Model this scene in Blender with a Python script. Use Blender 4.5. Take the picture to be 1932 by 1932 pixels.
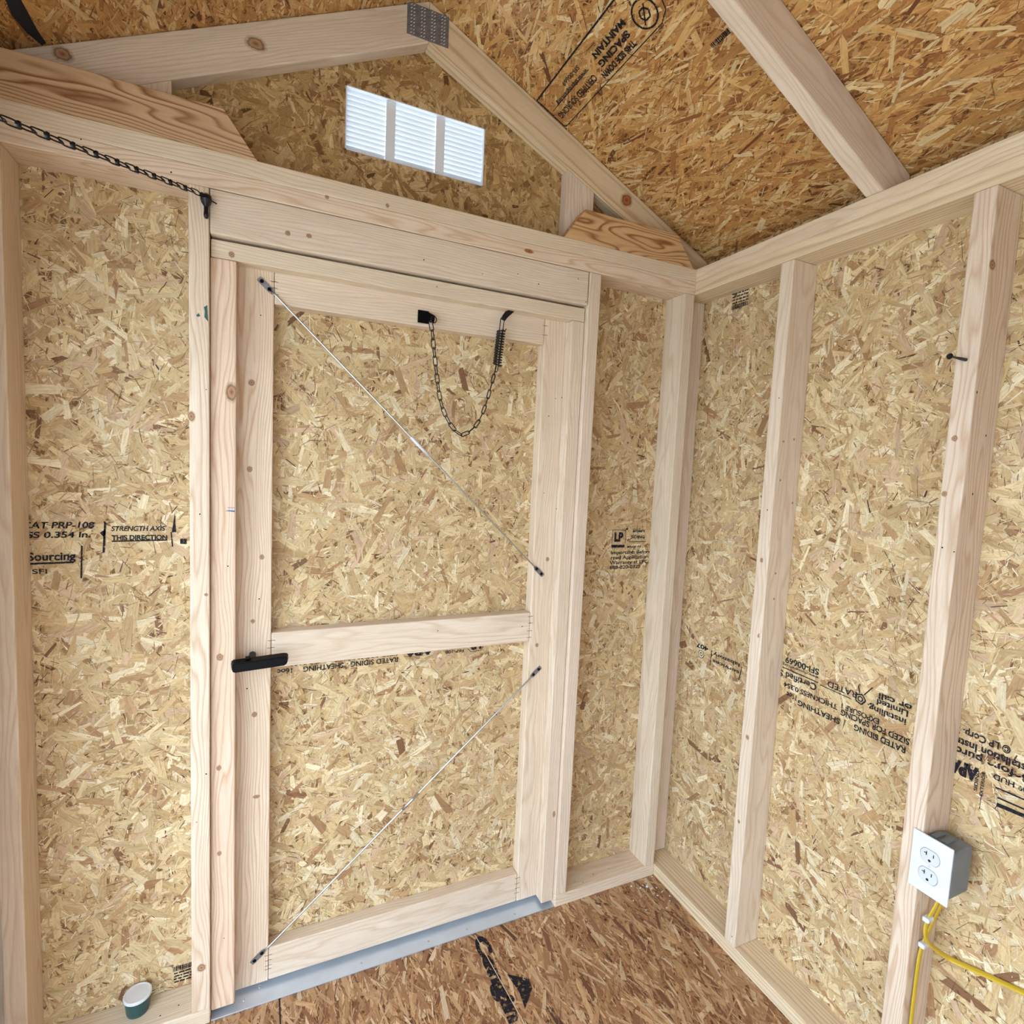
import bpy, bmesh, math, random
import numpy as np
from mathutils import Vector, Matrix

# ---------------------------------------------------------------- scene reset
for o in list(bpy.data.objects):
    bpy.data.objects.remove(o, do_unlink=True)
SC = bpy.context.scene
COL = SC.collection
IN = 0.0254                      # everything below is measured in inches

# ---------------------------------------------------------------- camera
CAM = np.array([-47.693, -53.663, 53.407])
FPX = 1034.21                    # focal length in pixels of a 1932 px frame
def cam_basis(rx, ry, rz):
    a, b, c = map(math.radians, (rx, ry, rz))
    Rz = np.array([[math.cos(c), -math.sin(c), 0], [math.sin(c), math.cos(c), 0], [0, 0, 1]])
    Rx = np.array([[1, 0, 0], [0, math.cos(a), -math.sin(a)], [0, math.sin(a), math.cos(a)]])
    Ry = np.array([[math.cos(b), 0, math.sin(b)], [0, 1, 0], [-math.sin(b), 0, math.cos(b)]])
    return Rz @ Rx @ Ry
CR = cam_basis(-4.88, -2.636, -24.626)
cd = bpy.data.cameras.new('camera')
cam = bpy.data.objects.new('camera', cd)
COL.objects.link(cam)
cd.sensor_width = 36.0
cd.lens = FPX / 1932 * 36.0
cd.clip_start = 0.01
M = Matrix.Identity(4)
for i in range(3):
    M[i][0] = CR[i, 0]; M[i][1] = CR[i, 2]; M[i][2] = -CR[i, 1]; M[i][3] = CAM[i] * IN
cam.matrix_world = M
SC.camera = cam

# ---------------------------------------------------------------- world, light, exposure
w = bpy.data.worlds.new('sky'); SC.world = w
w.use_nodes = True
bgn = w.node_tree.nodes['Background']
bgn.inputs[0].default_value = (0.70, 0.85, 1.0, 1)
bgn.inputs[1].default_value = 3.0
SC.view_settings.view_transform = 'Standard'
SC.view_settings.look = 'None'
SC.view_settings.exposure = 1.12
SC.view_settings.gamma = 1.0
SC.view_settings.use_curve_mapping = False

# ---------------------------------------------------------------- helpers
RNG = random.Random(7)
def srgb(r, g, b):
    f = lambda c: (c / 255 / 12.92) if c / 255 <= 0.04045 else ((c / 255 + 0.055) / 1.055) ** 2.4
    return (f(r), f(g), f(b), 1.0)

class NT:
    def __init__(s, name):
        s.m = bpy.data.materials.new(name); s.m.use_nodes = True
        s.t = s.m.node_tree; s.t.nodes.clear()
        s.out = s.t.nodes.new('ShaderNodeOutputMaterial')
        s.b = s.t.nodes.new('ShaderNodeBsdfPrincipled')
        s.t.links.new(s.b.outputs[0], s.out.inputs[0])
    def n(s, kind, **kw):
        nd = s.t.nodes.new('ShaderNode' + kind)
        for k, v in kw.items(): setattr(nd, k, v)
        return nd
    def l(s, a, b): s.t.links.new(a, b)
    def val(s, nd, i, v):
        if hasattr(v, 'is_linked') or isinstance(v, bpy.types.NodeSocket): s.l(v, nd.inputs[i])
        else: nd.inputs[i].default_value = v
    def math(s, op, a, b=0.0, c=0.0):
        nd = s.n('Math', operation=op)
        s.val(nd, 0, a); s.val(nd, 1, b); s.val(nd, 2, c)
        return nd.outputs[0]
    def vmul(s, v, k):
        nd = s.n('VectorMath', operation='MULTIPLY'); s.l(v, nd.inputs[0]); nd.inputs[1].default_value = k
        return nd.outputs[0]
    def noise(s, v, scale=1.0, detail=2.0, rough=0.5, dist=0.0):
        nd = s.n('TexNoise'); s.l(v, nd.inputs['Vector'])
        nd.inputs['Scale'].default_value = scale; nd.inputs['Detail'].default_value = detail
        nd.inputs['Roughness'].default_value = rough; nd.inputs['Distortion'].default_value = dist
        return nd.outputs[0]
    def ramp(s, v, stops, interp='LINEAR'):
        nd = s.n('ValToRGB'); s.l(v, nd.inputs[0]); cr = nd.color_ramp; cr.interpolation = interp
        while len(cr.elements) < len(stops): cr.elements.new(0.5)
        for e, (p, c) in zip(cr.elements, stops):
            e.position = p; e.color = c
        return nd.outputs[0]
    def mix(s, fac, a, b, mode='MIX'):
        nd = s.n('Mix', data_type='RGBA', blend_type=mode)
        s.val(nd, 0, fac); s.val(nd, 6, a); s.val(nd, 7, b)
        return nd.outputs[2]
    def bump(s, h, strength=0.2, dist=0.01):
        nd = s.n('Bump'); nd.inputs['Strength'].default_value = strength; nd.inputs['Distance'].default_value = dist
        s.l(h, nd.inputs['Height']); s.l(nd.outputs[0], s.b.inputs['Normal'])
    def base(s, c): s.val(s.b, s.b.inputs.find('Base Color'), c)
    def rough(s, v): s.b.inputs['Roughness'].default_value = v
    def spec(s, v): s.b.inputs['Specular IOR Level'].default_value = v

def plain(name, col, rough=0.5, metal=0.0, spec=0.4, noise=0.06, scale=40.0):
    m = NT(name)
    tc = m.n('TexCoord')
    f = m.noise(tc.outputs['Object'], scale, 3.0)
    lo = tuple(max(0, c * (1 - noise)) for c in col[:3]) + (1,)
    hi = tuple(min(1, c * (1 + noise)) for c in col[:3]) + (1,)
    m.base(m.ramp(f, [(0.3, lo), (0.7, hi)]))
    m.rough(rough); m.b.inputs['Metallic'].default_value = metal; m.spec(spec)
    return m.m

def lumber(name, light, dark, ringw=0.2, contrast=0.5, wander=1.3, along=0.05):
    """growth rings cut by the faces of the board; 'grain' is the board-space position in inches"""
    m = NT(name)
    at = m.n('Attribute', attribute_name='grain').outputs['Vector']
    slow = m.noise(m.vmul(at, (0.30, 0.30, along)), 1.0, 2.0, 0.5)
    mid = m.noise(m.vmul(at, (1.2, 1.2, 0.16)), 1.0, 2.0, 0.5)
    sep = m.n('SeparateXYZ'); m.l(at, sep.inputs[0])
    r = m.math('SQRT', m.math('ADD', m.math('MULTIPLY', sep.outputs[0], sep.outputs[0]),
                              m.math('MULTIPLY', sep.outputs[1], sep.outputs[1])))
    r = m.math('ADD', r, m.math('MULTIPLY', m.math('SUBTRACT', slow, 0.5), wander * 2))
    r = m.math('ADD', r, m.math('MULTIPLY', m.math('SUBTRACT', mid, 0.5), 0.22))
    fr = m.math('FRACT', m.math('DIVIDE', r, ringw))
    band = m.ramp(fr, [(0.0, (0.25,) * 3 + (1,)), (0.12, (0, 0, 0, 1)), (0.55, (0.12,) * 3 + (1,)),
                       (0.86, (1, 1, 1, 1)), (1.0, (0.3,) * 3 + (1,))])
    fib = m.noise(m.vmul(at, (9.0, 9.0, 0.45)), 1.0, 3.0, 0.6)
    blot = m.noise(m.vmul(at, (0.5, 0.5, 0.10)), 1.0, 2.0)
    fac = m.math('MULTIPLY', band, contrast)
    fac = m.math('MULTIPLY', fac, m.math('ADD', 0.35, m.math('MULTIPLY', blot, 1.3)))
    c = m.mix(fac, light, dark)
    c = m.mix(0.55, c, m.ramp(fib, [(0.3, (0.80, 0.78, 0.76, 1)), (0.65, (1, 1, 1, 1))]), 'MULTIPLY')
    c = m.mix(1.0, c, m.ramp(blot, [(0.3, (0.90, 0.87, 0.84, 1)), (0.7, (1, 1, 1, 1))]), 'MULTIPLY')
    oi = m.n('ObjectInfo')
    c = m.mix(1.0, c, oi.outputs['Color'], 'MULTIPLY')
    m.base(c); m.rough(0.62); m.spec(0.25)
    m.bump(fib, 0.10, 0.002)
    return m.m

def strand_mat(name, gloss=0.25, rough=0.55):
    m = NT(name)
    col = m.n('Attribute', attribute_name='strand_colour').outputs['Color']
    uv = m.n('Attribute', attribute_name='strand_uv').outputs['Vector']
    fib = m.noise(m.vmul(uv, (0.9, 9.0, 1.0)), 1.0, 3.0, 0.6)
    spk = m.noise(m.vmul(uv, (3.0, 5.0, 1.0)), 1.0, 2.0, 0.6)
    c = m.mix(0.75, col, m.ramp(fib, [(0.28, (0.68, 0.62, 0.55, 1)), (0.6, (1, 1, 1, 1))]), 'MULTIPLY')
    c = m.mix(0.5, c, m.ramp(spk, [(0.3, (0.78, 0.72, 0.66, 1)), (0.5, (1, 1, 1, 1))]), 'MULTIPLY')
    m.base(c); m.rough(rough); m.spec(gloss)
    m.bump(fib, 0.25, 0.002)
    return m.m

def osb_base(name, light, mid, dark):
    m = NT(name)
    tc = m.n('TexCoord').outputs['Object']
    v = m.n('TexVoronoi'); m.l(tc, v.inputs['Vector']); v.inputs['Scale'].default_value = 75.0
    v2 = m.n('TexVoronoi'); m.l(m.vmul(tc, (1.0, 1.0, 0.35)), v2.inputs['Vector']); v2.inputs['Scale'].default_value = 160.0
    sep = m.n('SeparateColor'); m.l(v.outputs['Color'], sep.inputs[0])
    sep2 = m.n('SeparateColor'); m.l(v2.outputs['Color'], sep2.inputs[0])
    f = m.math('ADD', m.math('MULTIPLY', sep.outputs[0], 0.5), m.math('MULTIPLY', sep2.outputs[1], 0.5))
    m.base(m.ramp(f, [(0.1, dark), (0.45, mid), (0.85, light)]))
    m.rough(0.65); m.spec(0.2)
    return m.m

MAT = {}
MAT['lumber'] = lumber('spruce_lumber', srgb(238, 223, 204), srgb(208, 178, 145), 0.26, 0.45)
MAT['lumber_bold'] = lumber('bold_grain_lumber', srgb(238, 222, 204), srgb(202, 165, 132), 0.34, 0.6, 2.4, 0.045)
MAT['lumber_line'] = lumber('lined_lumber', srgb(238, 224, 200), srgb(192, 156, 116), 0.40, 0.6, 0.7, 0.025)
MAT['pine'] = lumber('yellow_pine_block', srgb(224, 192, 152), srgb(152, 104, 66), 0.42, 0.95, 3.0, 0.055)
MAT['strand'] = strand_mat('wall_strands')
MAT['strand_gloss'] = strand_mat('roof_strands', 0.4, 0.42)
MAT['osb_wall'] = osb_base('wall_board', srgb(214, 186, 142), srgb(186, 152, 106), srgb(120, 86, 56))
MAT['osb_roof'] = osb_base('roof_board', srgb(190, 146, 92), srgb(156, 108, 62), srgb(92, 56, 32))
MAT['osb_floor'] = osb_base('floor_board', srgb(184, 140, 98), srgb(150, 104, 68), srgb(88, 54, 36))
MAT['metal'] = plain('zinc_plated_steel', (0.62, 0.66, 0.72, 1), 0.32, 1.0)
MAT['alu'] = plain('aluminium_threshold', (0.66, 0.76, 0.90, 1), 0.38, 0.8, noise=0.05, scale=15)
MAT['galv'] = plain('galvanised_plate', (0.24, 0.24, 0.26, 1), 0.5, 0.6, noise=0.2, scale=80)
MAT['black'] = plain('black_paint', (0.002, 0.002, 0.003, 1), 0.4, 0.0, 0.14)
MAT['iron'] = plain('black_steel', (0.010, 0.010, 0.014, 1), 0.30, 0.3, 0.5)
MAT['white'] = plain('white_plastic', (0.72, 0.75, 0.80, 1), 0.35, 0.0, 0.5, 0.02)
MAT['offwhite'] = plain('receptacle_plastic', (0.62, 0.65, 0.71, 1), 0.3, 0.0, 0.5, 0.02)
MAT['greybox'] = plain('grey_plastic', (0.17, 0.19, 0.215, 1), 0.5, 0.0, 0.4)
MAT['yellow'] = plain('yellow_cable', (0.62, 0.42, 0.03, 1), 0.4, 0.0, 0.5, 0.04)
MAT['green'] = plain('dark_green_paint', (0.018, 0.075, 0.075, 1), 0.35, 0.0, 0.5)
def knot_mat(name, core, mid):
    m = NT(name)
    r = m.n('Attribute', attribute_name='knot_radius').outputs['Fac']
    tc = m.n('TexCoord').outputs['Object']
    r = m.math('ADD', r, m.math('MULTIPLY', m.math('SUBTRACT', m.noise(tc, 160.0, 2.0), 0.5), 0.25))
    dk = tuple(c * 0.55 for c in core[:3]) + (1,)
    m.base(m.ramp(r, [(0.0, dk), (0.14, core), (0.40, mid), (0.52, core), (0.58, core), (0.68, mid)])); m.rough(0.6); m.spec(0.25)
    tr = m.n('BsdfTransparent'); mx = m.n('MixShader')
    m.l(m.ramp(r, [(0.52, (1, 1, 1, 1)), (0.66, (0.42,) * 3 + (1,)), (0.95, (0, 0, 0, 1))]), mx.inputs[0])
    m.l(tr.outputs[0], mx.inputs[1]); m.l(m.b.outputs[0], mx.inputs[2]); m.l(mx.outputs[0], m.out.inputs[0])
    return m.m
MAT['knot'] = knot_mat('knot_wood', srgb(150, 112, 84), srgb(186, 148, 116))
MAT['knot_red'] = knot_mat('red_knot_wood', srgb(150, 88, 48), srgb(176, 112, 66))
MAT['hole'] = plain('nail_dark', (0.02, 0.014, 0.012, 1), 0.6)
MAT['bluechalk'] = plain('blue_chalk', srgb(96, 120, 160), 0.9)
MAT['greensmear'] = plain('green_smear', srgb(60, 96, 92), 0.8)
MAT['gap'] = plain('dark_gap', (0.012, 0.014, 0.022, 1), 0.8)
MAT['ground'] = plain('pale_bounce_ground', (0.64, 0.61, 0.55, 1), 0.95, 0.0, 0.1, 0.3, 3)  # paleness chosen to reflect daylight onto the roof and upper walls
MAT['label'] = plain('paper_label', srgb(222, 202, 168), 0.7)
def ink_mat(name='printed_ink', lo=.34, hi=.42, sc=300.0):
    m = NT(name)
    tc = m.n('TexCoord').outputs['Object']
    f = m.noise(tc, sc, 3.0, 0.7)
    m.base((0.016, 0.014, 0.02, 1)); m.rough(0.7); m.spec(0.15)
    tr = m.n('BsdfTransparent'); mx = m.n('MixShader')
    k = m.ramp(f, [(lo, (0, 0, 0, 1)), (hi, (1, 1, 1, 1))])
    m.l(k, mx.inputs[0]); m.l(tr.outputs[0], mx.inputs[1]); m.l(m.b.outputs[0], mx.inputs[2])
    m.l(mx.outputs[0], m.out.inputs[0])
    return m.m
MAT['ink'] = ink_mat()
MAT['ink_worn'] = ink_mat('worn_floor_ink', .38, .46, 120.0)
def vent_mat(name='translucent_white_plastic', k=0.09):
    m = NT(name)
    m.base((0.86, 0.90, 0.96, 1)); m.rough(0.45)
    t = m.n('BsdfTranslucent'); t.inputs[0].default_value = (0.80, 0.87, 0.97, 1)
    mx = m.n('MixShader'); mx.inputs[0].default_value = k
    m.l(m.b.outputs[0], mx.inputs[1]); m.l(t.outputs[0], mx.inputs[2]); m.l(mx.outputs[0], m.out.inputs[0])
    return m.m
MAT['vent'] = vent_mat()
MAT['vent_divider'] = vent_mat('thick_white_plastic', 0.05)

def wloc(o):
    p = Vector(o.location)
    while o.parent: o = o.parent; p = p + Vector(o.location)
    return p
def link(name, mesh, loc, mat=None, parent=None, color=None):
    """mesh is in metres about loc (inches)"""
    o = bpy.data.objects.new(name, mesh); COL.objects.link(o)
    L = Vector(loc) * IN
    if parent is not None:
        o.parent = parent; L = L - wloc(parent)
    o.location = L
    if mat is not None and mesh is not None and not mesh.materials: mesh.materials.append(MAT[mat])
    if color: o.color = color
    return o
def empty(name, loc, label, cat, group=None):
    o = bpy.data.objects.new(name, None); COL.objects.link(o)
    o.location = Vector(loc) * IN; o.empty_display_size = 0.03
    tag(o, label, cat, group); return o
def tag(o, label=None, cat=None, group=None, kind=None):
    if label: o['label'] = label
    if cat: o['category'] = cat
    if group: o['group'] = group
    if kind: o['kind'] = kind
    return o
def bm_to(bm, name, smooth=False):
    me = bpy.data.meshes.new(name); bm.to_mesh(me); bm.free()
    if smooth:
        for p in me.polygons: p.use_smooth = True
    return me
def box_bm(bm, p0, p1, bevel=0.0, seg=2):
    """axis-aligned box between two corners (inches, local)"""
    p0 = Vector(p0); p1 = Vector(p1)
    c = (p0 + p1) / 2; s = p1 - p0
    r = bmesh.ops.create_cube(bm, size=1.0, matrix=Matrix.Translation(c * IN) @ Matrix.Diagonal((abs(s.x) * IN, abs(s.y) * IN, abs(s.z) * IN, 1)))
    if bevel:
        es = list({e for v in r['verts'] for e in v.link_edges})
        bmesh.ops.bevel(bm, geom=es, offset=bevel * IN, segments=seg, affect='EDGES', profile=0.5)
    return bm
def set_grain(me, loc, axis, seed, extra=None):
    """board-space coordinates in inches, third component along the length"""
    r = random.Random(seed)
    n = len(me.vertices); co = np.empty(n * 3, np.float32); me.vertices.foreach_get('co', co)
    co = co.reshape(-1, 3) / IN
    if extra is not None: co = co @ np.array(extra, np.float32)
    order = {0: (1, 2, 0), 1: (2, 0, 1), 2: (0, 1, 2)}[axis]
    g = co[:, order].copy()
    ang = r.uniform(0, 6.283); d = r.uniform(1.4, 3.6)
    g[:, 0] += d * math.cos(ang); g[:, 1] += d * math.sin(ang); g[:, 2] += r.uniform(-300, 300)
    a = me.attributes.new('grain', 'FLOAT_VECTOR', 'POINT'); a.data.foreach_set('vector', g.ravel())
SEED = [100]
def tint():
    v = RNG.uniform(0.94, 1.0); return (v, v * RNG.uniform(0.965, 1.0), v * RNG.uniform(0.93, 1.0), 1)
def board(name, p0, p1, axis, parent, mat='lumber', color=None, bevel=0.11, seed=None):
    c = (Vector(p0) + Vector(p1)) / 2
    bm = bmesh.new(); box_bm(bm, Vector(p0) - c, Vector(p1) - c, bevel, 2)
    me = bm_to(bm, name)
    SEED[0] += 1
    set_grain(me, c, axis, seed or SEED[0])
    return link(name, me, c, mat, parent, color or tint())
def prism(name, poly, depth0, depth1, plane, parent, mat, bevel=0.0, axis=None, color=None, seed=None, slope=None):
    """extrude a polygon. plane 'xz': poly=(x,z), depth=y ; 'xy': depth=z ; 'yz': depth=x"""
    mk = {'xz': lambda a, b, d: Vector((a, d, b)), 'xy': lambda a, b, d: Vector((a, b, d)), 'yz': lambda a, b, d: Vector((d, a, b))}[plane]
    pts = [mk(a, b, d) for d in (depth0, depth1) for a, b in poly]
    c = sum(pts, Vector()) / len(pts)
    bm = bmesh.new(); n = len(poly)
    vs = [bm.verts.new((p - c) * IN) for p in pts]
    bm.faces.new(vs[:n]); bm.faces.new(vs[n:][::-1])
    for i in range(n): bm.faces.new((vs[i], vs[n + i], vs[n + (i + 1) % n], vs[(i + 1) % n]))
    bmesh.ops.recalc_face_normals(bm, faces=bm.faces)
    if bevel: bmesh.ops.bevel(bm, geom=list(bm.edges), offset=bevel * IN, segments=2, affect='EDGES', profile=0.5)
    me = bm_to(bm, name)
    if axis is not None:
        SEED[0] += 1
        ex = None
        if slope is not None:   # rotate about y so that local x runs along the slope
            ca, sa = math.cos(slope), math.sin(slope)
            ex = [[ca, 0, -sa], [0, 1, 0], [sa, 0, ca]]
        set_grain(me, c, axis, seed or SEED[0], ex)
    return link(name, me, c, mat, parent, color or (tint() if axis is not None else None))
def tube_bm(bm, pts, rad, sides=8, closed=False, caps=True):
    pts = [Vector(p) * IN for p in pts]; n = len(pts)
    rads = rad if isinstance(rad, (list, tuple)) else [rad] * n
    rings = []; prev = None
    for i, p in enumerate(pts):
        if closed: t = pts[(i + 1) % n] - pts[(i - 1) % n]
        else: t = pts[min(i + 1, n - 1)] - pts[max(i - 1, 0)]
        t.normalize()
        if prev is None:
            up = Vector((0, 0, 1)) if abs(t.z) < 0.9 else Vector((1, 0, 0))
            a = t.cross(up).normalized()
        else:
            a = (prev - t * prev.dot(t)).normalized()
        prev = a; b = t.cross(a)
        rings.append([bm.verts.new(p + (a * math.cos(q) + b * math.sin(q)) * rads[i] * IN)
                      for q in [2 * math.pi * k / sides for k in range(sides)]])
    m = n if closed else n - 1
    for i in range(m):
        A, B = rings[i], rings[(i + 1) % n]
        for k in range(sides):
            bm.faces.new((A[k], A[(k + 1) % sides], B[(k + 1) % sides], B[k]))
    if caps and not closed:
        bm.faces.new(rings[0][::-1]); bm.faces.new(rings[-1])
    return bm
def tube(name, pts, rad, mat, parent, sides=10, closed=False):
    c = sum((Vector(p) for p in pts), Vector()) / len(pts)
    bm = bmesh.new(); tube_bm(bm, [Vector(p) - c for p in pts], rad, sides, closed)
    bmesh.ops.recalc_face_normals(bm, faces=bm.faces)
    return link(name, bm_to(bm, name, True), c, mat, parent)
def lathe(name, prof, base, axis, mat, parent, seg=24, smooth=True):
    """prof: (radius, height) pairs; axis: direction"""
    q = Vector((0, 0, 1)).rotation_difference(Vector(axis).normalized()).to_matrix()
    bm = bmesh.new(); rings = []
    for r, h in prof:
        rings.append([bm.verts.new(q @ Vector((r * math.cos(2 * math.pi * k / seg), r * math.sin(2 * math.pi * k / seg), h)) * IN) for k in range(seg)])
    for A, B in zip(rings, rings[1:]):
        for k in range(seg): bm.faces.new((A[k], A[(k + 1) % seg], B[(k + 1) % seg], B[k]))
    bm.faces.new(rings[0][::-1]); bm.faces.new(rings[-1])
    bmesh.ops.recalc_face_normals(bm, faces=bm.faces)
    return link(name, bm_to(bm, name, False), base, mat, parent)
def chaikin(pts, it=2):
    pts = [Vector(p) for p in pts]
    for _ in range(it):
        out = [pts[0]]
        for a, b in zip(pts, pts[1:]): out += [a.lerp(b, .25), a.lerp(b, .75)]
        out.append(pts[-1]); pts = out
    return pts

# ---------------------------------------------------------------- OSB strands: thin wood flakes pressed in layers
WALLPAL = [(srgb(224, 201, 158), 22), (srgb(213, 186, 141), 25), (srgb(203, 173, 128), 20), (srgb(236, 219, 184), 12),
           (srgb(210, 180, 147), 9), (srgb(190, 155, 114), 7.5), (srgb(172, 134, 98), 3), (srgb(136, 100, 72), 1.2)]
FINEPAL = [(srgb(228, 207, 168), 24), (srgb(214, 188, 144), 20), (srgb(198, 167, 123), 18), (srgb(238, 226, 196), 11),
           (srgb(182, 147, 106), 12), (srgb(156, 119, 85), 8), (srgb(118, 84, 59), 4), (srgb(82, 56, 40), 1.6)]
GABLEPAL = [(srgb(208, 176, 124), 20), (srgb(192, 158, 106), 24), (srgb(176, 140, 92), 22), (srgb(220, 192, 144), 9),
            (srgb(162, 124, 80), 10), (srgb(142, 104, 66), 5), (srgb(112, 76, 48), 2)]
ROOFPAL = [(srgb(220, 178, 118), 18), (srgb(208, 160, 98), 22), (srgb(194, 143, 84), 22), (srgb(228, 196, 142), 12),
           (srgb(176, 122, 70), 11), (srgb(150, 98, 57), 4.5), (srgb(116, 70, 42), 2.2), (srgb(234, 208, 160), 6)]
FLOORPAL = [(srgb(204, 164, 124), 20), (srgb(186, 144, 104), 22), (srgb(170, 126, 90), 20), (srgb(216, 184, 146), 9),
            (srgb(152, 108, 76), 12), (srgb(126, 84, 60), 5), (srgb(220, 194, 162), 5), (srgb(98, 64, 48), 2)]
BROWNPAL = [(srgb(140, 104, 74), 3), (srgb(112, 80, 56), 3), (srgb(84, 58, 42), 2)]  # slivers painting brown flake edges and the shadows along them
DARKPAL = [(srgb(76, 52, 38), 2), (srgb(54, 38, 30), 2), (srgb(104, 74, 54), 2)]
LAYERS_WALL = [(0.7, (2.0, 4.4), (0.5, 1.2), 'p', 0.014), (1.2, (1.0, 3.0), (0.2, 0.6), 'p', 0.02),
               (3.4, (0.35, 1.6), (0.04, 0.16), 'f', 0.024), (0.55, (1.4, 3.8), (0.45, 1.1), 'p', 0.034), (1.2, (0.4, 1.7), (0.03, 0.10), 'f', 0.042), (0.5, (0.5, 1.7), (0.02, 0.045), 'b', 0.046), (0.45, (0.12, 0.6), (0.02, 0.06), 'd', 0.048)]
LAYERS_ROOF = [(0.5, (2.5, 6.0), (0.4, 1.0), 'p', 0.012), (1.5, (1.2, 4.0), (0.15, 0.5), 'p', 0.02),
               (3.4, (0.5, 2.4), (0.04, 0.16), 'p', 0.028), (0.32, (1.8, 5.0), (0.3, 0.8), 'p', 0.036), (0.4, (0.6, 2.2), (0.02, 0.05), 'b', 0.044), (0.25, (0.15, 0.7), (0.03, 0.07), 'd', 0.046)]
def strands(parent, origin, U, V, rng_u, rng_v, layers, pal, seed, mat='strand', align=None, fine=None, keep=None, name='wood_strands'):
    U = np.array(U, float); V = np.array(V, float); N = np.cross(U, V)
    rs = np.random.RandomState(seed)
    area = (rng_u[1] - rng_u[0]) * (rng_v[1] - rng_v[0])
    P, C, T = [], [], []
    for dens, Lr, Wr, pk, h in layers:
        n = int(dens * area)
        cu = rs.uniform(*rng_u, n); cv = rs.uniform(*rng_v, n)
        if align is None: th = rs.uniform(0, math.pi, n)
        else: th = align[0] + rs.normal(0, align[1], n)
        L = rs.uniform(*Lr, n) * rs.uniform(0.6, 1.0, n); W = rs.uniform(*Wr, n) * rs.uniform(0.6, 1.0, n)
        W = np.minimum(W, L * 0.7)
        hh = h + rs.uniform(-0.012, 0.012, n)
        ta = rs.normal(0, 0.010, n) / np.maximum(1, L * 0.7); tb = rs.normal(0, 0.03, n)
        jit = lambda s: rs.uniform(-s, s, n)
        ex = np.stack([-L / 2 + jit(.1) * L, L / 2 + jit(.1) * L, L / 2 + jit(.14) * L, L / 2 + jit(.1) * L, -L / 2 + jit(.1) * L, -L / 2 + jit(.14) * L], 1)
        ey = np.stack([-W / 2, -W / 2 * rs.uniform(.6, 1, n), jit(.3) * W, W / 2 * rs.uniform(.6, 1, n), W / 2, jit(.3) * W], 1)
        ey = ey + 0.06 * W[:, None] * rs.normal(0, 1, (n, 1)) * (ex / L[:, None] * 2) ** 2 * 2
        z = np.maximum(hh[:, None] + ta[:, None] * ex + tb[:, None] * ey, -0.02)
        c, s = np.cos(th)[:, None], np.sin(th)[:, None]
        u = cu[:, None] + ex * c - ey * s; v = cv[:, None] + ex * s + ey * c
        ok = np.ones(n, bool)
        if keep is not None:
            uu = np.concatenate([u * (1 - q) + np.roll(u, sft, 1) * q for q in (0, .25, .5, .75) for sft in (1, 2, 3)], 1)
            vv = np.concatenate([v * (1 - q) + np.roll(v, sft, 1) * q for q in (0, .25, .5, .75) for sft in (1, 2, 3)], 1)
            ok = keep(uu, vv).all(1)
        pl = {'p': pal, 'f': fine or pal, 'd': DARKPAL, 'b': BROWNPAL}[pk]
        cols = np.array([q[0][:3] for q in pl]); pr = np.array([q[1] for q in pl], float); pr /= pr.sum()
        col = cols[rs.choice(len(pl), n, p=pr)] * rs.uniform(0.86, 1.10, (n, 1))
        P.append(np.stack([u, v, z], 2)[ok])
        C.append(np.repeat(np.concatenate([col, np.ones((n, 1))], 1)[:, None, :], 6, 1)[ok])
        T.append(np.stack([ex + rs.uniform(0, 99, (n, 1)), ey + rs.uniform(0, 99, (n, 1)), np.repeat(rs.uniform(0, 99, (n, 1)), 6, 1)], 2)[ok])
    P = np.concatenate(P).reshape(-1, 3); C = np.concatenate(C).reshape(-1, 4); T = np.concatenate(T).reshape(-1, 3)
    X = (P[:, :1] * U + P[:, 1:2] * V + P[:, 2:3] * N) * IN
    ns = len(X) // 6
    me = bpy.data.meshes.new(name)
    me.vertices.add(len(X)); me.vertices.foreach_set('co', X.astype(np.float32).ravel())
    me.loops.add(len(X)); me.loops.foreach_set('vertex_index', np.arange(len(X), dtype=np.int32))
    me.polygons.add(ns); me.polygons.foreach_set('loop_start', np.arange(0, len(X), 6, dtype=np.int32))
    me.update(calc_edges=True)
    a = me.attributes.new('strand_colour', 'FLOAT_COLOR', 'POINT'); a.data.foreach_set('color', np.clip(C, 0, 1).astype(np.float32).ravel())
    a = me.attributes.new('strand_uv', 'FLOAT_VECTOR', 'POINT'); a.data.foreach_set('vector', T.astype(np.float32).ravel())
    o = link(name, me, origin, mat, parent)
    o['kind'] = 'stuff'
    return o

# ---------------------------------------------------------------- printed stamps
def flat_mesh(name, origin, U, V, polys, parent, mat='ink', lift=0.075):
    """polys in (u,v) inches on the plane"""
    U = Vector(U); V = Vector(V); N = U.cross(V)
    bm = bmesh.new()
    for poly in polys:
        bm.faces.new([bm.verts.new((U * a + V * b + N * lift) * IN) for a, b in poly])
    return link(name, bm_to(bm, name), origin, mat, parent)
def line_poly(pts, w):
    out = []
    for (a, b), (c, d) in zip(pts, pts[1:]):
        L = math.hypot(c - a, d - b) or 1; nx, ny = -(d - b) / L * w / 2, (c - a) / L * w / 2
        out.append([(a - nx, b - ny), (c - nx, d - ny), (c + nx, d + ny), (a + nx, b + ny)])
    return out
def ring_poly(cx, cy, r, w, n=24):
    pts = [(cx + r * math.cos(2 * math.pi * k / n), cy + r * math.sin(2 * math.pi * k / n)) for k in range(n + 1)]
    return line_poly(pts, w)
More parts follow.
